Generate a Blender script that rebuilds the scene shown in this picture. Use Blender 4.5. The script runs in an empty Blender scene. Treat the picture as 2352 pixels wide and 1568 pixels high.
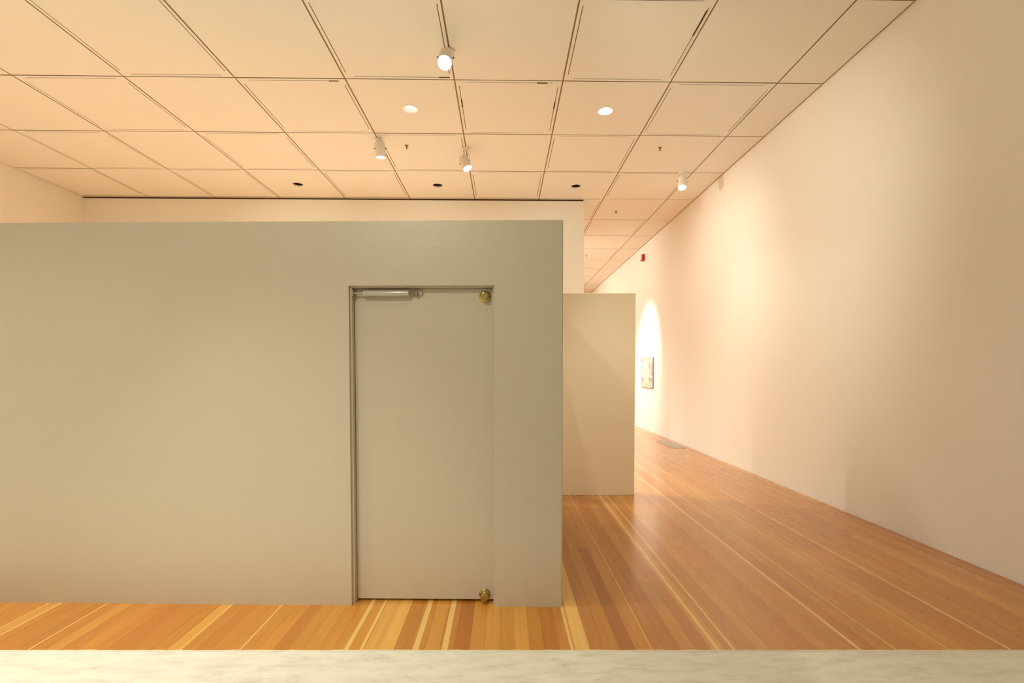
import bpy, bmesh, math, random
from mathutils import Vector, Matrix, Euler
random.seed(11)
scene = bpy.context.scene
COL = scene.collection

# ------------------------------------------------------------------ camera
F = 1094.0
pitch = math.atan(0.031); yaw = math.atan(19 / F)
fw = Vector((math.sin(yaw) * math.cos(pitch), math.cos(yaw) * math.cos(pitch), -math.sin(pitch)))
rt = Vector((math.cos(yaw), -math.sin(yaw), 0)); up = rt.cross(fw)
cd = bpy.data.cameras.new('camera'); cam = bpy.data.objects.new('camera', cd); COL.objects.link(cam)
cam.matrix_world = Matrix(((rt.x, up.x, -fw.x, 0), (rt.y, up.y, -fw.y, 0), (rt.z, up.z, -fw.z, 1.5), (0, 0, 0, 1)))
cd.sensor_fit = 'HORIZONTAL'; cd.sensor_width = 36; cd.lens = F / 2352 * 36
cd.shift_y = (885.9 - 784) / 2352
cd.clip_start = 0.05; cd.clip_end = 100
scene.camera = cam

# ------------------------------------------------------------------ view, world
vs = scene.view_settings
scene.display_settings.display_device = 'sRGB'
vs.view_transform = 'Standard'; vs.look = 'None'; vs.gamma = 1.0; vs.use_curve_mapping = False
vs.exposure = 0.03
w = bpy.data.worlds.new('world'); scene.world = w; w.use_nodes = True
w.node_tree.nodes['Background'].inputs[0].default_value = (1, .8, .6, 1)
w.node_tree.nodes['Background'].inputs[1].default_value = 0.0
scene.cycles.max_bounces = 10; scene.cycles.diffuse_bounces = 7
scene.cycles.glossy_bounces = 4; scene.cycles.sample_clamp_indirect = 8
scene.cycles.use_denoising = True

# ------------------------------------------------------------------ lights (gallery lamps and added fill)
WARM = (.98, 0.935, 0.785)

def spot(name, loc, target, power, angle=70, blend=.6, radius=.05, color=WARM):
    l = bpy.data.lights.new(name, 'SPOT'); l.energy = power; l.spot_size = math.radians(angle)
    l.spot_blend = blend; l.shadow_soft_size = radius; l.color = color
    o = bpy.data.objects.new(name, l); COL.objects.link(o); o.location = loc
    o.rotation_euler = (Vector(target) - Vector(loc)).to_track_quat('-Z', 'Y').to_euler()
    return o

def area(name, loc, target, power, sx, sy, color=WARM):
    l = bpy.data.lights.new(name, 'AREA'); l.shape = 'RECTANGLE'; l.size = sx; l.size_y = sy
    l.energy = power; l.color = color
    o = bpy.data.objects.new(name, l); COL.objects.link(o); o.location = loc
    o.rotation_euler = (Vector(target) - Vector(loc)).to_track_quat('-Z', 'Y').to_euler()
    return o

# group of lamps -> strength; gallery spotlights plus fill spots added to brighten surfaces
POW = {'front': .9, 'booth': 1.15, 'part': 1.75, 'edge': .36, 'left': 1.8, 'pic': .8, 'wall': .60, 'wallfar': .9, 'can': 1.2, 'heads': .3, 'hot': .6, 'rear_fill': .23, 'behind': 1.5, 'far': 3.0}
ONLY = None
def S(group, loc, target, power, *a, **k):
    p = POW[group] * (1 if ONLY in (None, group) else 0)
    if p > 0: return spot('lamp_or_fill_spot', loc, target, power * p, *a, **k)
S('edge', (-.18, 2.93, 4.45), (-.15, 2.95, 0), 260, 128, .8, .03)
S('front', (-2.0, 1.0, 4.45), (-1.3, 2.35, 0), 300, 50, 1)
S('front', (-4.2, 1.0, 4.45), (-3.2, 2.4, 0), 200, 70, 1)
S('part', (.9, 2.2, 4.45), (1.15, 5.7, .75), 200, 36, 1)  # added fill that brightens the partition, no fixture here
S('booth', (-1.6, -1.2, 4.4), (-1.1, 3.0, 2.0), 200, 56, 1)  # unseen fill added behind the camera to lift the upper booth
S('left', (-1.8, 7.2, 4.4), (-1.8, 7.5, 0), 500, 130, .8)
S('left', (-4.2, 6.6, 4.4), (-4.2, 7.0, 0), 500, 130, .8)
S('left', (-6.2, 3.0, 4.4), (-6.2, 3.3, 0), 500, 130, .8)
S('behind', (-4.0, 5.4, 4.2), (-3.8, 9.16, 3.3), 60, 60, 1, .1)  # this and the next two: bare fill added for the tall wall
S('behind', (-1.6, 5.4, 4.2), (-1.4, 9.16, 3.3), 60, 60, 1, .1)
S('behind', (.7, 5.4, 4.2), (.9, 9.16, 3.3), 60, 60, 1, .1)
S('pic', (1.85, 11.5, 4.35), (3.65, 12.1, 1.8), 900, 50, 1, .1)
S('wall', (.0, 3.2, 4.3), (3.65, 6.8, 2.75), 460, 74, 1, .1)
S('wall', (.3, 7.3, 4.3), (3.65, 8.2, 2.9), 420, 76, 1, .1)
S('wallfar', (-.6, 12.5, 4.2), (3.65, 13.3, 2.9), 500, 104, 1, .1)
S('wallfar', (-.6, 16.5, 4.2), (3.65, 17.0, 2.9), 500, 104, 1, .1)
S('far', (-1.5, 13.0, 4.4), (-1.0, 13.0, 0), 500, 140, .8)  # both far spots are added fill, bouncing light onto the distant ceiling
S('far', (-1.5, 17.5, 4.4), (-1.0, 17.5, 0), 500, 140, .8)
S('rear_fill', (-1.0, -2.0, 4.4), (-1.0, -2.0, 0), 500, 140, .8)  # three unseen spots added behind the camera as general fill
S('rear_fill', (-2.8, -1.6, 4.4), (-2.8, -1.6, 0), 500, 140, .8)
S('rear_fill', (-4.5, -2.0, 4.4), (-4.5, -2.0, 0), 500, 140, .8)

# ------------------------------------------------------------------ helpers
def srgb(r, g, b):
    f = lambda c: ((c / 255) / 12.92 if c <= 10 else (((c / 255) + .055) / 1.055) ** 2.4)
    return (f(r), f(g), f(b), 1)

def new_mat(name, color, rough=.6, metal=0.0, spec=.5):
    m = bpy.data.materials.new(name); m.use_nodes = True
    b = m.node_tree.nodes['Principled BSDF']
    b.inputs['Base Color'].default_value = color
    b.inputs['Roughness'].default_value = rough; b.inputs['Metallic'].default_value = metal
    b.inputs['Specular IOR Level'].default_value = spec
    return m, m.node_tree.nodes, m.node_tree.links, b

def paint(name, color, rough, bump=.02, scale=90, mott=.03, spec=.5):
    m, N, L, b = new_mat(name, color, rough, 0, spec)
    g = N.new('ShaderNodeNewGeometry')
    mp = N.new('ShaderNodeMapping'); L.new(g.outputs['Position'], mp.inputs['Vector'])
    mp.inputs['Scale'].default_value = (1, 1, 1)
    n = N.new('ShaderNodeTexNoise'); n.inputs['Scale'].default_value = scale; n.inputs['Detail'].default_value = 3
    L.new(mp.outputs[0], n.inputs['Vector'])
    bp = N.new('ShaderNodeBump'); bp.inputs['Strength'].default_value = bump * 10; bp.inputs['Distance'].default_value = .002
    L.new(n.outputs[0], bp.inputs['Height']); L.new(bp.outputs[0], b.inputs['Normal'])
    n2 = N.new('ShaderNodeTexNoise'); n2.inputs['Scale'].default_value = 1.7; n2.inputs['Detail'].default_value = 4
    L.new(g.outputs['Position'], n2.inputs['Vector'])
    mx = N.new('ShaderNodeMix'); mx.data_type = 'RGBA'
    mx.inputs['A'].default_value = tuple(c * (1 - mott) for c in color[:3]) + (1,)
    mx.inputs['B'].default_value = tuple(min(1, c * (1 + mott)) for c in color[:3]) + (1,)
    L.new(n2.outputs[0], mx.inputs['Factor']); L.new(mx.outputs['Result'], b.inputs['Base Color'])
    return m

M = {}
M['ceiling'] = paint('ceiling_paint', (.79, .82, .80, 1), .75, .01, 60, .015)
M['cavity'], *_ = new_mat('ceiling_cavity', (.34, .245, .145, 1), .9)
M['wall'] = paint('wall_paint', (.83, .82, .79, 1), .55, .02, 70, .012)
M['header'] = paint('header_paint', (.81, .82, .79, 1), .6, .02, 70, .012)
M['booth'] = paint('booth_paint', (.555, .49, .385, 1), .33, .05, 120, .02)
M['partition'] = paint('partition_paint', (.775, .645, .46, 1), .45, .03, 90, .015)
M['dark'], *_ = new_mat('dark_recess', (.012, .009, .007, 1), .8)
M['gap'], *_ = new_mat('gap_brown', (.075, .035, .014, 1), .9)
M['subfloor'], *_ = new_mat('subfloor', (.16, .07, .025, 1), .9)
M['white_metal'], *_ = new_mat('white_enamel', (.80, .76, .70, 1), .4)
M['screw'], *_ = new_mat('dark_screw', (.09, .055, .03, 1), .5)
M['reflector'], *_ = new_mat('reflector', (.9, .88, .85, 1), .35)
M['brass'], *_ = new_mat('brass', (.44, .36, .13, 1), .16, 1)
M['brass_dark'], *_ = new_mat('aged_brass', (.30, .18, .07, 1), .35, .8)
M['beige_metal'], *_ = new_mat('painted_closer', (.50, .47, .42, 1), .22, .1)
M['steel'], *_ = new_mat('closer_steel', (.36, .33, .28, 1), .3, .6)
M['red'], *_ = new_mat('red_plastic', (.55, .025, .02, 1), .4)
M['lens'], *_ = new_mat('clear_lens', (.75, .74, .66, 1), .15)
M['grille'], *_ = new_mat('grille_metal', (.50, .43, .36, 1), .45, .1)
M['grille_dark'], *_ = new_mat('grille_dark', (.26, .21, .17, 1), .8)
M['frame_wood'], *_ = new_mat('picture_edge', (.34, .28, .25, 1), .5)
M['filler'] = paint('edge_filler', (.74, .66, .52, 1), .7, .1, 60, .25)

def emit(name, color, s):
    m = bpy.data.materials.new(name); m.use_nodes = True; N = m.node_tree.nodes; N.clear()
    e = N.new('ShaderNodeEmission'); e.inputs[0].default_value = color; e.inputs[1].default_value = s
    o = N.new('ShaderNodeOutputMaterial'); m.node_tree.links.new(e.outputs[0], o.inputs[0]); return m
M['lamp'] = emit('lamp_glow', (1, .93, .8, 1), 6.0)
M['lamp_dim'] = emit('lamp_glow_dim', (1, .95, .86, 1), 1.8)
M['lamp_hot'] = emit('lamp_glow_facing', (1, .95, .85, 1), 60.0)

def wood():
    m, N, L, b = new_mat('fir_planks', (.5, .25, .1, 1), .27, 0, .3)
    g = N.new('ShaderNodeNewGeometry'); sx = N.new('ShaderNodeSeparateXYZ'); L.new(g.outputs['Position'], sx.inputs[0])
    at = N.new('ShaderNodeAttribute'); at.attribute_name = 'tint'      # x tint, y sapwood centre, z sapwood half-width
    sa = N.new('ShaderNodeSeparateXYZ'); L.new(at.outputs['Vector'], sa.inputs[0])
    def math_(op, a, bb=None, clamp=False):
        n = N.new('ShaderNodeMath'); n.operation = op; n.use_clamp = clamp
        for i, v in enumerate((a, bb)):
            if v is None: continue
            if isinstance(v, (int, float)): n.inputs[i].default_value = v
            else: L.new(v, n.inputs[i])
        return n.outputs[0]
    X, Y = sx.outputs['X'], sx.outputs['Y']; T, S, W = sa.outputs
    ramp = N.new('ShaderNodeValToRGB'); L.new(T, ramp.inputs[0]); cr = ramp.color_ramp
    cols = [(0, (.33, .105, .014)), (.25, (.44, .152, .020)), (.55, (.525, .225, .033)), (.8, (.61, .30, .053)), (1, (.72, .43, .11))]
    cr.elements[0].position = 0; cr.elements[0].color = cols[0][1] + (1,)
    cr.elements[1].position = 1; cr.elements[1].color = cols[-1][1] + (1,)
    for p, c in cols[1:-1]:
        e = cr.elements.new(p); e.color = c + (1,)
    def noise(sxx, syy, off, detail=3):
        c = N.new('ShaderNodeCombineXYZ')
        L.new(math_('MULTIPLY', X, sxx), c.inputs[0]); L.new(math_('ADD', math_('MULTIPLY', Y, syy), math_('MULTIPLY', T, off)), c.inputs[1])
        L.new(math_('MULTIPLY', T, 37.0), c.inputs[2])
        n = N.new('ShaderNodeTexNoise'); n.inputs['Scale'].default_value = 1; n.inputs['Detail'].default_value = detail
        L.new(c.outputs[0], n.inputs['Vector']); return n.outputs[0]
    fine = noise(230, 2.2, 50); med = noise(42, .9, 91); blot = noise(7, 1.5, 13)
    v = math_('ADD', math_('ADD', math_('MULTIPLY', fine, .22), math_('MULTIPLY', med, .34)), math_('MULTIPLY', blot, .28))
    v = math_('ADD', v, .58)                                                        # about 1
    mul = N.new('ShaderNodeVectorMath'); mul.operation = 'SCALE'; L.new(ramp.outputs[0], mul.inputs[0]); L.new(v, mul.inputs['Scale'])
    wob = math_('MULTIPLY', math_('SUBTRACT', noise(3, .8, 5, 1), .5), .012)
    dist = math_('ABSOLUTE', math_('SUBTRACT', math_('ADD', X, wob), S))
    mask = math_('MULTIPLY', math_('SUBTRACT', W, dist), 300, True)
    mx = N.new('ShaderNodeMix'); mx.data_type = 'RGBA'; L.new(mask, mx.inputs['Factor'])
    L.new(mul.outputs[0], mx.inputs['A']); mx.inputs['B'].default_value = (.73, .47, .15, 1)
    L.new(mx.outputs['Result'], b.inputs['Base Color'])
    rr = math_('ADD', math_('MULTIPLY', blot, .14), .20); L.new(rr, b.inputs['Roughness'])
    bp = N.new('ShaderNodeBump'); bp.inputs['Strength'].default_value = .12; bp.inputs['Distance'].default_value = .001
    L.new(fine, bp.inputs['Height']); L.new(bp.outputs[0], b.inputs['Normal'])
    b.inputs['Coat Weight'].default_value = .55; b.inputs['Coat Roughness'].default_value = .17
    return m
M['wood'] = wood()

def concrete():
    m, N, L, b = new_mat('screed', (.6, .55, .45, 1), .62)
    g = N.new('ShaderNodeNewGeometry'); mp = N.new('ShaderNodeMapping'); L.new(g.outputs['Position'], mp.inputs['Vector'])
    mp.inputs['Scale'].default_value = (2.0, 7.0, 1)
    n = N.new('ShaderNodeTexNoise'); n.inputs['Scale'].default_value = 2.6; n.inputs['Detail'].default_value = 10; n.inputs['Roughness'].default_value = .74
    n.inputs['Distortion'].default_value = .1
    L.new(mp.outputs[0], n.inputs['Vector'])
    r = N.new('ShaderNodeValToRGB'); L.new(n.outputs[0], r.inputs[0]); cr = r.color_ramp
    cr.elements[0].position = .30; cr.elements[0].color = (.50, .485, .41, 1)
    cr.elements[1].position = .56; cr.elements[1].color = (.74, .725, .64, 1)
    e = cr.elements.new(.42); e.color = (.65, .63, .55, 1)
    L.new(r.outputs[0], b.inputs['Base Color'])
    n3 = N.new('ShaderNodeTexNoise'); n3.inputs['Scale'].default_value = 30; n3.inputs['Detail'].default_value = 5
    L.new(g.outputs['Position'], n3.inputs['Vector'])
    bp = N.new('ShaderNodeBump'); bp.inputs['Strength'].default_value = .25; bp.inputs['Distance'].default_value = .003
    L.new(n3.outputs[0], bp.inputs['Height']); L.new(bp.outputs[0], b.inputs['Normal'])
    return m
M['concrete'] = concrete()

def obj(name, bm, mat, parent=None, smooth=False):
    me = bpy.data.meshes.new(name)
    bmesh.ops.recalc_face_normals(bm, faces=bm.faces[:])
    bm.to_mesh(me); bm.free()
    for m in (mat if isinstance(mat, (list, tuple)) else [mat]): me.materials.append(m)
    if smooth:
        for p in me.polygons: p.use_smooth = True
    o = bpy.data.objects.new(name, me); COL.objects.link(o)
    if parent is not None: o.parent = parent
    return o

def empty(name, loc=(0, 0, 0)):
    o = bpy.data.objects.new(name, None); COL.objects.link(o); o.location = loc; o.empty_display_size = .1; return o

def tag(o, label=None, cat=None, group=None, kind=None):
    if label: o['label'] = label
    if cat: o['category'] = cat
    if group: o['group'] = group
    if kind: o['kind'] = kind
    return o

def box(bm, x0, x1, y0, y1, z0, z1, mi=0):
    v = [bm.verts.new((x, y, z)) for x in (x0, x1) for y in (y0, y1) for z in (z0, z1)]
    fs = [bm.faces.new([v[i] for i in f]) for f in ((0, 1, 3, 2), (4, 6, 7, 5), (0, 4, 5, 1), (2, 3, 7, 6), (0, 2, 6, 4), (1, 5, 7, 3))]
    for f in fs: f.material_index = mi
    return fs

def lathe(bm, prof, seg=32, M4=None, cap0=False, cap1=False, mi=0):
    """profile (r, z) revolved about local z, transformed by M4"""
    M4 = M4 or Matrix()
    rings = []
    for r, z in prof:
        if r < 1e-6: rings.append([bm.verts.new(M4 @ Vector((0, 0, z)))])
        else: rings.append([bm.verts.new(M4 @ Vector((r * math.cos(a), r * math.sin(a), z))) for a in (2 * math.pi * k / seg for k in range(seg))])
    for a, b in zip(rings, rings[1:]):
        for k in range(seg):
            k2 = (k + 1) % seg
            if len(a) == 1 and len(b) == 1: continue
            if len(a) == 1: f = bm.faces.new((a[0], b[k2], b[k]))
            elif len(b) == 1: f = bm.faces.new((a[k], a[k2], b[0]))
            else: f = bm.faces.new((a[k], a[k2], b[k2], b[k]))
            f.material_index = mi
    if cap0 and len(rings[0]) > 1: bm.faces.new(rings[0]).material_index = mi
    if cap1 and len(rings[-1]) > 1: bm.faces.new(rings[-1]).material_index = mi

def axis(p0, d):
    """matrix with local z along d at p0"""
    q = Vector(d).normalized().to_track_quat('Z', 'Y')
    return Matrix.Translation(Vector(p0)) @ q.to_matrix().to_4x4()

def tube(bm, p0, p1, r, seg=16, mi=0):
    d = Vector(p1) - Vector(p0)
    lathe(bm, [(r, 0), (r, d.length)], seg, axis(p0, d), True, True, mi)

def smooth_by_angle(o, a=35):
    me = o.data
    for p in me.polygons: p.use_smooth = True
    bm = bmesh.new(); bm.from_mesh(me)
    for e in bm.edges:
        if len(e.link_faces) == 2 and e.calc_face_angle(0) > math.radians(a): e.smooth = False
    bm.to_mesh(me); bm.free()

# ------------------------------------------------------------------ room shell
ZC = 4.77; XR = 3.65; XL = -7.884; YB = -4.318; YF = 21.365
GX0 = .67; GY0 = 5.466; SX = 1.222; SY = 1.223

def slab(name, dims, mat, label, cat='wall'):
    bm = bmesh.new(); box(bm, *dims)
    return tag(obj(name, bm, mat), label, cat, kind='structure')

slab('wall_right', (XR, XR + .15, YB - .15, YF + .15, -.1, ZC + .15), M['wall'], 'long white gallery wall on the right, washed by spotlights')
slab('wall_left', (XL - .15, XL, YB - .15, YF + .15, -.1, ZC + .15), M['wall'], 'white side wall at the far left end of the gallery')
slab('wall_back', (XL - .15, XR + .15, YB - .15, YB, -.1, ZC + .15), M['wall'], 'white wall behind the photographer')
slab('wall_far', (XL - .15, XR + .15, YF, YF + .15, -.1, ZC + .15), M['wall'], 'white end wall at the far end of the gallery')
# full-height wall behind the booth, stopping just under the ceiling with a dark reveal
bm = bmesh.new(); box(bm, XL, 1.538, 9.165, 9.40, 0, ZC - .032)
hw = tag(obj('wall_middle', bm, M['header']), 'tall cream wall behind the booth, ending short of the right wall', 'wall', kind='structure')
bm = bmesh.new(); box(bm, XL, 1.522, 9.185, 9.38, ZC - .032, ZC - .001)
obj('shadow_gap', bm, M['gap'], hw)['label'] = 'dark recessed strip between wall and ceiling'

# ------------------------------------------------------------------ ceiling
bm = bmesh.new(); box(bm, XL - .15, XR + .15, YB - .15, YF + .15, ZC + .20, ZC + .30)
ceiling = tag(obj('ceiling', bm, M['cavity']), 'panelled white ceiling on a square grid with brown seams', 'ceiling', kind='structure')

PT = .003       # panel thickness
def panel_mesh(name, wx, wy, slots, hole):
    """ceiling panel: bottom at z=0, holes cut right through"""
    g = .0085
    outer = [(g, g), (wx - g, g), (wx - g, wy - g), (g, wy - g)]
    loops = [outer]
    if slots:
        o, h, i = .043, .0045, .115
        loops += [[(o - h, i), (o + h, i), (o + h, wy - i), (o - h, wy - i)],
                  [(wx - o - h, i), (wx - o + h, i), (wx - o + h, wy - i), (wx - o - h, wy - i)],
                  [(i, o - h), (wx - i, o - h), (wx - i, o + h), (i, o + h)],
                  [(i, wy - o - h), (wx - i, wy - o - h), (wx - i, wy - o + h), (i, wy - o + h)]]
    if hole:
        loops.append([(wx / 2 + hole * math.cos(2 * math.pi * k / 32), wy / 2 + hole * math.sin(2 * math.pi * k / 32)) for k in range(32)])
    bm = bmesh.new(); edges = []
    for lp in loops:
        vs_ = [bm.verts.new((x, y, 0)) for x, y in lp]
        for a, b in zip(vs_, vs_[1:] + vs_[:1]): edges.append(bm.edges.new((a, b)))
    bmesh.ops.triangle_fill(bm, use_beauty=True, edges=edges)
    fs = bm.faces[:]
    r = bmesh.ops.extrude_face_region(bm, geom=fs)
    bmesh.ops.translate(bm, vec=(0, 0, PT), verts=[v for v in r['geom'] if isinstance(v, bmesh.types.BMVert)])
    bmesh.ops.recalc_face_normals(bm, faces=bm.faces[:])
    me = bpy.data.meshes.new(name); bm.to_mesh(me); bm.free(); me.materials.append(M['ceiling']); return me

HOLE = .088
PM = {('n', 0): panel_mesh('ceiling_panel', SX, SY, False, 0), ('s', 0): panel_mesh('ceiling_panel', SX, SY, True, 0),
      ('n', 1): panel_mesh('ceiling_panel', SX, SY, False, HOLE)}
cutw = XR - (GX0 + 2 * SX) - .012
PM['cut'] = panel_mesh('ceiling_panel', cutw, SY, False, 0)
# round openings in view: (column, row) of the panel
CANS = {(-2, 0): 'lit', (0, 0): 'lit', (-4, 2): 'off', (-2, 2): 'off', (0, 2): 'off'}
for cx_ in range(-7, 3):
    for ry in range(-8, 13):
        x = GX0 + cx_ * SX; y = GY0 + ry * SY
        if y > 9.3 and x < -1: continue
        if cx_ == 2: me = PM['cut']
        elif (cx_, ry) in CANS: me = PM[('n', 1)]
        else: me = PM[('s' if (cx_ + ry) % 2 != 0 else 'n', 0)]
        o = bpy.data.objects.new('ceiling_panel', me); COL.objects.link(o); o.parent = ceiling
        o.location = (x, y, ZC + random.uniform(-.001, .001))
# plain closing sheets just above the panels (T-bar lining seen through the seams)
bm = bmesh.new(); box(bm, XL, XR - .001, YB, YF, ZC + PT + .006, ZC + PT + .010)
# leave room for the cans: cut by building strips around them
bm.free(); bm = bmesh.new()
hx = sorted({c for c, r in CANS}); 
for cx_ in range(-7, 3):
    for ry in range(-8, 13):
        x = GX0 + cx_ * SX; y = GY0 + ry * SY; x1 = x + SX if cx_ < 2 else XR - .001; y1 = y + SY
        if (cx_, ry) in CANS:
            mx_, my_ = x + SX / 2, y + SY / 2; h = .13
            for a in ((x, mx_ - h, y, y1), (mx_ + h, x1, y, y1), (mx_ - h, mx_ + h, y, my_ - h), (mx_ - h, mx_ + h, my_ + h, y1)):
                box(bm, *a, ZC + PT + .004, ZC + PT + .008)
        else: box(bm, x, x1, y, y1, ZC + PT + .004, ZC + PT + .008)
obj('seam_lining', bm, M['cavity'], ceiling)

# short dark pieces set in some of the slots
for x0, x1, y0, y1 in ((-.515, -.500, 5.86, 6.02), (.618, .633, 5.90, 6.04), (1.840, 1.856, 4.40, 4.72), (-1.97, -1.86, 5.502, 5.517),
                       (.38, .50, 5.502, 5.517), (-.72, -.60, 5.414, 5.430)):
    bm = bmesh.new(); box(bm, x0, x1, y0, y1, ZC - .002, ZC + .004); obj('slot_mark', bm, M['gap'], ceiling)

# ------------------------------------------------------------------ floor
def edge_y(x): return 2.512 - .0172 * x
bm = bmesh.new(); box(bm, XL - .15, XR + .15, YB - .15, YF + .15, -.12, -.030)
floor = tag(obj('floor', bm, M['subfloor']), 'honey-coloured strip wood floor with a pale concrete strip in front', 'floor', kind='structure')
bm = bmesh.new()
vs0 = [(XL, YB), (XR, YB), (XR, edge_y(XR)), (XL, edge_y(XL))]
lo = [bm.verts.new((x, y, -.03)) for x, y in vs0]; hi = [bm.verts.new((x, y, 0)) for x, y in vs0]
bm.faces.new(hi); bm.faces.new(lo[::-1])
for i in range(4): bm.faces.new((lo[i], lo[(i + 1) % 4], hi[(i + 1) % 4], hi[i]))
obj('concrete_slab', bm, M['concrete'], floor)['label'] = 'pale grey-beige concrete with dark smears along the front'
# ragged pale filler between boards and concrete
bm = bmesh.new(); n = 260
xs = [XL + (XR - XL) * k / n for k in range(n + 1)]
pr = [(bm.verts.new((x, edge_y(x) - .004 + random.uniform(-.0015, .001), .0015)), bm.verts.new((x, edge_y(x) + .006 + random.uniform(-.003, .003), .0015))) for x in xs]
for a, b in zip(pr, pr[1:]): bm.faces.new((a[0], b[0], b[1], a[1]))
r = bmesh.ops.extrude_face_region(bm, geom=bm.faces[:])
bmesh.ops.translate(bm, vec=(0, 0, -.004), verts=[v for v in r['geom'] if isinstance(v, bmesh.types.BMVert)])
obj('edge_filler', bm, M['filler'], floor)['label'] = 'ragged pale filler line between boards and concrete'

PW = .0815; far_bm = bmesh.new(); far_t = []
SPECIAL = {  # board index near world X at the front edge -> (tint, sap offset, sap half width)
}
def special(xc):
    for x, t, s, h in ((-.852, .6, -.846, .020), (-.70, .85, 0, -1), (-.62, .9, 0, -1), (-.476, .5, -.476, .017), (-.321, .45, -.323, .018),
                       (-.217, .18, 0, -1), (-.40, .7, 0, -1), (.387, 1.0, .432, .007), (.30, .35, 0, -1), (.65, .05, 0, -1), (.55, .45, 0, -1), (.804, .35, .800, .005),
                       (1.163, .68, 1.155, .012), (1.243, .45, 1.243, .008), (-.12, .62, 0, -1), (-.03, .75, 0, -1), (.06, .8, 0, -1), (.15, .55, 0, -1), (.22, .3, 0, -1)):
        if abs(x - xc) <= PW / 2: return t, s, h
    return None
ncol = int((XR - XL) / PW) + 1; nsolo = 0
def setattr_(me, vals):
    a = me.attributes.new('tint', 'FLOAT_VECTOR', 'FACE')
    for i, v in enumerate(vals): a.data[i].vector = v
for c in range(ncol):
    x1 = XR - .006 - c * PW; x0 = x1 - PW; xc = (x0 + x1) / 2
    if x0 < XL: x0 = XL
    y = edge_y(xc) + .002; first = True
    while y < YF - .01:
        L_ = random.uniform(1.6, 5.6)
        sp = special(xc) if first else None
        if sp: L_ = 1.5 if sp[0] < .1 else random.uniform(3.2, 5.5)
        ye = min(y + L_, YF - .005)
        if YF - ye < .8: ye = YF - .005
        t = min(1, max(0, random.gauss(.47, .12)))
        S_, H_ = 0, -1
        if sp: t, S_, H_ = sp
        elif random.random() < .17:
            S_ = xc + random.choice((-1, 1)) * random.uniform(.02, .036); H_ = random.uniform(.003, .012)
        # keep the floor vent opening free
        segs = [(y, ye)]
        for (a, b) in segs:
            seen = (xc > .3 and a < 11.5) or (-3.5 < xc <= .4 and a < 3.05)
            g = .0003
            dz = random.uniform(-.0004, .0004)
            if seen and nsolo < 298:
                bm = bmesh.new(); box(bm, x0 + g, x1 - g, a + g, b - g, -.03, dz)
                o = obj('plank', bm, M['wood'], floor); setattr_(o.data, [(t, S_, H_)] * 6); nsolo += 1
            else:
                box(far_bm, x0 + g, x1 - g, a + g, b - g, -.03, dz); far_t += [(t, S_, H_)] * 6
        y = ye; first = False
o = obj('plank', far_bm, M['wood'], floor); setattr_(o.data, far_t); o['kind'] = 'stuff'
print('solo planks', nsolo)

# ------------------------------------------------------------------ booth with door
BM = Matrix.Translation((.370, 2.979, 0)) @ Matrix.Rotation(math.radians(-1.93), 4, 'Z')
H = 2.437; DX0, DX1, DH = -1.345, -.428, 2.036
bm = bmesh.new(); T = .14
f = bm.faces.new([bm.verts.new((x, 0, z)) for x, z in ((-4.4, 0), (DX0, 0), (DX0, DH), (DX1, DH), (DX1, 0), (0, 0), (0, H), (-4.4, H))])
r = bmesh.ops.extrude_face_region(bm, geom=[f])
bmesh.ops.translate(bm, vec=(0, T, 0), verts=[v for v in r['geom'] if isinstance(v, bmesh.types.BMVert)])
es = [e for e in bm.edges if all(v.co.y == 0 for v in e.verts) and (all(v.co.z == H for v in e.verts) or all(v.co.x == 0 for v in e.verts))]
bmesh.ops.bevel(bm, geom=es, offset=.005, segments=2, affect='EDGES')
booth = tag(obj('partition_booth', bm, M['booth']), 'large grey-beige painted booth with a flush door, standing on the wood floor in front', 'booth')
booth.matrix_world = BM
bm = bmesh.new(); box(bm, -T, -.0005, T, 2.35, 0, H - .0005)
obj('side_wall', bm, M['booth'], booth)
bm = bmesh.new(); box(bm, -4.4, -T, 2.21, 2.35, 0, H - .0005)
obj('back_wall', bm, M['booth'], booth)
bm = bmesh.new(); box(bm, -4.4, -4.26, T, 2.21, 0, H - .0005)
obj('side_wall', bm, M['booth'], booth)
bm = bmesh.new(); box(bm, -4.26, -T, T, 2.21, H - .08, H - .0005)
obj('roof', bm, M['booth'], booth)

door = empty('door_1'); door.matrix_world = BM
tag(door, 'plain beige door recessed in the booth, brass knobs at its top and bottom right corners', 'door', kind='structure')
bm = bmesh.new(); box(bm, DX0 + .0145, DX1 - .0115, .066, .106, .014, DH - .0105)
for e in bm.edges: pass
bmesh.ops.bevel(bm, geom=bm.edges[:], offset=.0015, segments=1, affect='EDGES')
slab_ = obj('door_slab', bm, M['booth'], door)
bm = bmesh.new()
for x0, x1 in ((DX0, DX0 + .013), (DX1 - .010, DX1)):
    box(bm, x0, x1, .022, .13, 0, DH)
box(bm, DX0 + .013, DX1 - .010, .022, .13, DH - .009, DH)
obj('door_frame', bm, M['booth'], door)
bm = bmesh.new(); box(bm, DX0 + .013, DX1 - .010, .112, .135, .0, DH - .009)
obj('door_backing', bm, M['dark'], door)

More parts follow.
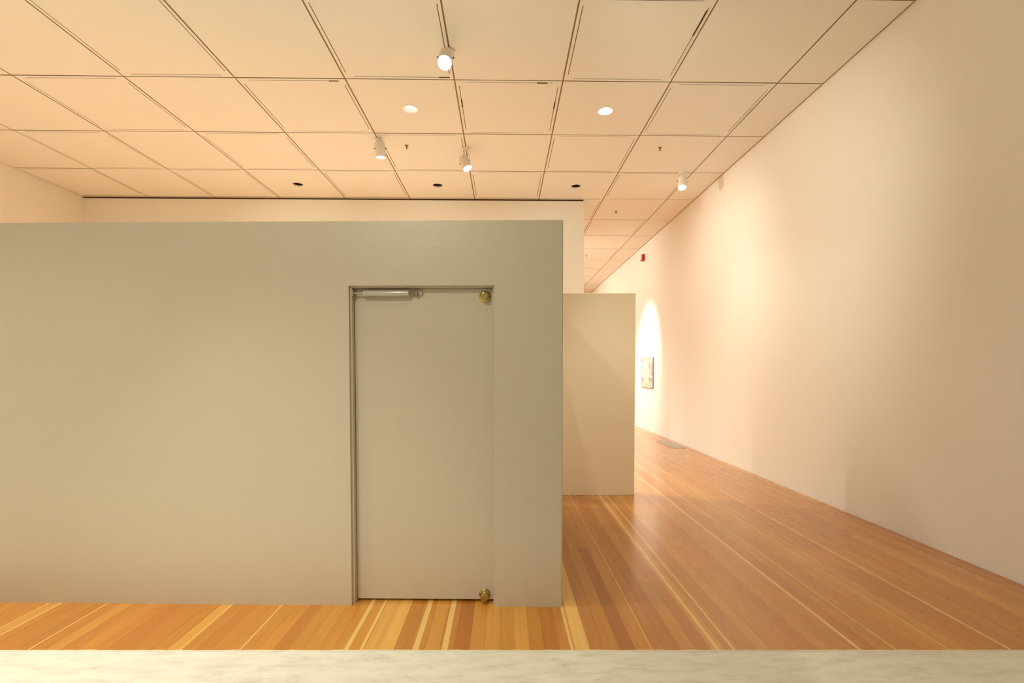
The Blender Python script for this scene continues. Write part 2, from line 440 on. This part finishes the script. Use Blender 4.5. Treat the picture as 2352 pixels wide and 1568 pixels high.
def knob(x, z):
    bm = bmesh.new(); m4 = axis((x, .067, z), (0, -1, 0))
    lathe(bm, [(0, 0), (.0365, 0), (.0375, .003), (.035, .007), (.027, .0105), (.016, .013), (.0115, .017), (.0105, .026), (.013, .030),
               (.021, .034), (.0255, .041), (.0265, .049), (.0245, .056), (.020, .0595), (.012, .0585), (.0, .0575)], 48, m4)
    o = obj('door_knob', bm, M['brass'], door, True); smooth_by_angle(o, 50)
    bm = bmesh.new()
    for dx in (-.026, .026): lathe(bm, [(0, .0115), (.0035, .0115), (.0035, .0085)], 10, m4 @ Matrix.Translation((dx, 0, 0)))
    obj('screw', bm, M['screw'], o); return o
k = knob(-.490, 1.974); k['label'] = 'brass round knob in the top right corner of the door'
k = knob(-.496, .050); k['label'] = 'brass round knob in the bottom right corner of the door'

# pneumatic closer
yc, zc = .030, 1.992
bm = bmesh.new()
lathe(bm, [(0, 0), (.012, 0), (.0185, .004), (.0195, .010), (.0195, .285), (.0185, .291), (.012, .295), (0, .295)], 32, axis((-1.263, yc, zc), (1, 0, 0)))
cl = obj('door_closer', bm, M['beige_metal'], door); smooth_by_angle(cl, 40)
cl['label'] = 'slim beige pneumatic closer tube across the top left of the door'
bm = bmesh.new(); tube(bm, (-1.330, yc, zc + .001), (-1.262, yc, zc + .001), .006); 
lathe(bm, [(.0, 0), (.011, 0), (.011, .012), (0, .012)], 16, axis((-1.275, yc, zc), (1, 0, 0)))
obj('piston_rod', bm, M['steel'], cl)
bm = bmesh.new(); box(bm, -1.331, -1.321, yc - .014, yc + .02, zc - .018, zc + .018)
obj('jamb_bracket', bm, M['steel'], cl)
bm = bmesh.new(); box(bm, -.955, -.893, .050, .066, zc - .012, zc + .014); tube(bm, (-.968, yc, zc), (-.925, .048, zc), .008)
tube(bm, (-.925, .036, zc - .010), (-.925, .036, zc + .010), .009)
obj('door_bracket', bm, M['steel'], cl)

# ------------------------------------------------------------------ freestanding partition behind
bm = bmesh.new(); box(bm, -.30, 1.580, 5.705, 5.83, 0, 2.432)
bmesh.ops.bevel(bm, geom=bm.edges[:], offset=.003, segments=1, affect='EDGES')
tag(obj('partition_wall', bm, M['partition']), 'plain tan freestanding partition panel behind the booth', 'partition')

# ------------------------------------------------------------------ recessed cans
NAMES = {(-2, 0): 'recessed downlight with white interior, left of the two pale round ones in the ceiling',
         (0, 0): 'glowing white recessed downlight, right of the two pale round ones in the ceiling',
         (-4, 2): 'dark unlit recessed downlight at the left edge, near the cream wall',
         (-2, 2): 'dark unlit recessed downlight, middle of the three black ones along the cream wall',
         (0, 2): 'dark unlit recessed downlight, rightmost of the three black ones along the cream wall'}
for (c, r), st in CANS.items():
    x = GX0 + (c + .5) * SX; y = GY0 + (r + .5) * SY
    e = empty('downlight', (x, y, ZC)); tag(e, NAMES[(c, r)], 'ceiling light', 'recessed downlights in the ceiling panels')
    body = M['reflector'] if st == 'lit' else M['dark']
    bm = bmesh.new(); lathe(bm, [(.0845, .0), (.0865, -.0035), (.097, -.0035), (.098, -.001), (.0875, .0), (.0875, .018), (.0845, .018), (.0845, .0)], 48)
    o = obj('trim_ring', bm, M['reflector'] if st == 'lit' else M['white_metal'], e); smooth_by_angle(o)
    bm = bmesh.new(); lathe(bm, [(.0845, .018), (.080, .10), (.066, .155), (0, .156), (0, .160), (.070, .159), (.084, .10), (.0875, .018), (.0845, .018)], 48)
    o = obj('reflector', bm, body, e); smooth_by_angle(o)
    if st == 'lit':
        hot = (c == 0)
        bm = bmesh.new(); lathe(bm, [(0, .070), (.076, .070), (.076, .063), (0, .063)], 48)
        obj('lamp', bm, M['lamp'] if hot else M['lamp_dim'], e)
        if hot:
            bm = bmesh.new(); lathe(bm, [(.0835, .052), (.0795, .052), (.0795, .058), (.0835, .058)], 48); obj('baffle_ring', bm, M['steel'], e)
        S('can', (x, y, ZC + .055), (x, y, 0), 110 if hot else 1, 120, .6, .045)
    else:
        bm = bmesh.new(); lathe(bm, [(0, .150), (.045, .150), (.045, .125), (0, .12)], 32)
        obj('lamp', bm, M['dark'], e)

# ------------------------------------------------------------------ track heads
def head(base, mouth, aim, label, hot, power, angle=60):
    """base: point on the ceiling; mouth: centre of the open end; aim: direction the lamp points"""
    e = empty('spotlight', base); tag(e, label, 'spotlight', 'white cylinder spotlights under the ceiling')
    B = Vector(base); a = Vector(aim).normalized(); Mo = Vector(mouth) - B; R = .070; Ln = .19
    back = Mo - a * Ln
    bm = bmesh.new(); lathe(bm, [(0, 0), (.055, 0), (.055, -.018), (.048, -.024), (0, -.024)], 32)
    lathe(bm, [(.012, -.024), (.012, -.05)], 12)
    obj('canopy', bm, M['white_metal'], e)
    m4 = axis(back, a)
    bm = bmesh.new()
    lathe(bm, [(0, -.028), (.020, -.028), (.044, -.022), (.064, -.008), (R, .008), (R, Ln), (R - .004, Ln), (R - .006, Ln - .018), (0, Ln - .018)], 40, m4)
    sh = obj('housing', bm, M['white_metal'], e); smooth_by_angle(sh)
    bm = bmesh.new(); lathe(bm, [(0, Ln - .014), (R - .007, Ln - .014), (R - .007, Ln - .006), (0, Ln - .002)], 40, m4)
    obj('lamp', bm, M['lamp_hot'] if hot else M['lamp'], e)
    # yoke: two arms from the canopy stem to the pivot screws
    side = a.cross(Vector((0, 1, 0)));
    side = side.normalized() if side.length > .1 else Vector((1, 0, 0))
    piv = back + a * .07
    bm = bmesh.new(); top = Vector((0, 0, -.045))
    for s in (-1, 1):
        p1 = piv + side * s * (R + .006); p0 = Vector((piv.x * .6, piv.y * .6, 0)) + side * s * (R + .006) * .8 + Vector((0, 0, min(-.03, piv.z + .085)))
        tube(bm, top, p0, .006, 8); tube(bm, p0, p1, .006, 8)
    obj('yoke', bm, M['white_metal'], e)
    for s in (-1, 1):
        bm = bmesh.new(); p1 = piv + side * s * (R + .002); tube(bm, p1, p1 + side * s * .012, .009, 10)
        obj('pivot_screw', bm, M['screw'], e)
    if power:
        pos = Vector(mouth) + a * .01
        S('hot' if hot else 'heads', pos, pos + a, power, angle, .7, .04)
    return e
head((-1.774, 6.86, ZC), (-1.725, 6.828, 4.50), (.03, .16, -1), 'white spotlight pointing almost straight down, leftmost of the hanging ones', False, 130, 90)
head((-.552, 7.10, ZC), (-.534, 7.168, 4.50), (.42, -.28, -1), 'white spotlight tilted to the right, second from the left above the cream wall', False, 110, 80)
head((2.93, 7.90, ZC), (2.924, 7.847, 4.50), (-.10, -.36, -1), 'white spotlight near the right wall, rightmost of the hanging ones', False, 130, 80)
head((-.552, 4.98, ZC), (-.575, 4.755, 4.505), (-.02, -.75, -1), 'blazing bright spotlight shining towards the viewer, nearest one on the ceiling', True, 420, 62)

# ------------------------------------------------------------------ sprinklers
SP = [((-1.406, 7.04), 'small brass sprinkler between the two left spotlights on the ceiling'),
      ((2.291, 7.043), 'small brass sprinkler, nearest one on the right side of the ceiling'),
      ((2.301, 9.82), 'small sprinkler just right of the end of the cream wall'),
      ((2.338, 13.525), 'tiny sprinkler farthest away on the ceiling beyond the cream wall')]
for (x, y), lab in SP:
    e = empty('sprinkler', (x, y, ZC)); e.scale = (.78, .78, .85); tag(e, lab, 'sprinkler', 'ceiling sprinklers')
    bm = bmesh.new(); lathe(bm, [(0, 0), (.034, 0), (.033, -.005), (.018, -.009), (0, -.009)], 20); obj('escutcheon', bm, M['brass_dark'], e)
    bm = bmesh.new(); lathe(bm, [(.012, -.009), (.012, -.028), (.006, -.03), (.006, -.05), (0, -.05)], 12)
    for s in (-1, 1): tube(bm, (s * .012, 0, -.026), (s * .004, 0, -.052), .003, 6)
    obj('frame', bm, M['brass_dark'], e)
    bm = bmesh.new(); lathe(bm, [(0, -.053), (.016, -.053), (.016, -.056), (0, -.056)], 16); obj('deflector', bm, M['brass_dark'], e)

# ------------------------------------------------------------------ fire alarm on right wall
e = empty('fire_alarm', (XR, 12.40, 4.44)); tag(e, 'red fire alarm strobe high on the right wall', 'alarm')
bm = bmesh.new(); box(bm, -.045, 0, -.065, .065, -.085, .085); bmesh.ops.bevel(bm, geom=bm.edges[:], offset=.006, segments=2, affect='EDGES'); obj('base', bm, M['red'], e)
bm = bmesh.new(); box(bm, -.085, -.0451, -.06, .06, -.080, -.048); box(bm, -.075, -.0451, -.06, .0, -.048, .078)
obj('horn', bm, M['red'], e)
bm = bmesh.new(); box(bm, -.085, -.0755, -.045, .045, -.045, .075); box(bm, -.0755, -.0452, .0005, .045, -.0475, .075)
obj('strobe_lens', bm, M['lens'], e)

# ------------------------------------------------------------------ picture on right wall
e = empty('wall_picture', (XR, 12.01, 1.46)); tag(e, 'small pale pinkish-grey picture hung on the right wall', 'picture')
hy, hz = .49, .378
bm = bmesh.new(); box(bm, -.032, -.001, -hy, hy, -hz, hz); obj('panel', bm, M['frame_wood'], e)
# printed image: a grid of flat colour patches (z down rows, y from far to near)
rows = ["ABBBCCCCB", "ABCCCCDDC", "ABBCDDDCC", "BWWDDCECE", "BWWWDDFCF", "BBWWDDFCF", "BDDWCDECF", "BDDDCDCCF", "BDDDCDCEF", "ADDDDDCEF",
        "ADDDDDWWW", "AEDDDCFFE", "BFEDDDFFC", "BEGGDCCEC", "BCGGHDBCC", "BBGGHCBBC", "BCCCDDDCC"]
PAL = {'A': (.42, .36, .33), 'B': (.52, .45, .41), 'C': (.60, .51, .46), 'D': (.72, .63, .56), 'E': (.44, .36, .32), 'F': (.33, .27, .25), 'G': (.66, .58, .38), 'H': (.50, .38, .22), 'W': (.85, .80, .76)}
bm = bmesh.new(); cl_ = bm.loops.layers.float_color.new('print'); nr, nc = len(rows), 9
gv = [[bm.verts.new((-.0335, hy - .008 - j * (2 * hy - .016) / (nc - 1), hz - .008 - i * (2 * hz - .016) / (nr - 1))) for j in range(nc)] for i in range(nr)]
cv = {gv[i][j]: PAL[rows[i][j]] for i in range(nr) for j in range(nc)}
for i in range(nr - 1):
    for j in range(nc - 1):
        f = bm.faces.new((gv[i][j], gv[i][j + 1], gv[i + 1][j + 1], gv[i + 1][j]))
        for l in f.loops: l[cl_] = cv[l.vert] + (1,)
m, N, L, b = new_mat('print_colours', (.6, .5, .45, 1), .35)
at = N.new('ShaderNodeVertexColor'); at.layer_name = 'print'; L.new(at.outputs[0], b.inputs['Base Color'])
obj('print', bm, m, e)['label'] = 'blurred pale print in pink, cream and grey'

# ------------------------------------------------------------------ floor vent
e = empty('floor_vent', (3.405, 9.66, 0)); tag(e, 'grey metal floor vent grille along the right wall', 'vent')
bm = bmesh.new(); box(bm, -.135, .135, -.47, .47, .0006, .0016); obj('base', bm, M['grille_dark'], e)
bm = bmesh.new()
for x0, x1, y0, y1 in ((-.14, -.118, -.48, .48), (.118, .14, -.48, .48), (-.118, .118, -.48, -.458), (-.118, .118, .458, .48)): box(bm, x0, x1, y0, y1, .0016, .006)
obj('frame', bm, M['grille'], e)
sm = None
for k in range(9):
    x = -.104 + k * .026
    if sm is None:
        bm = bmesh.new(); box(bm, -.008, .008, -.458, .458, .0016, .0055); o = obj('bar', bm, M['grille'], e); sm = o.data
    else:
        o = bpy.data.objects.new('bar', sm); COL.objects.link(o); o.parent = e
    o.location = (x, 0, 0)
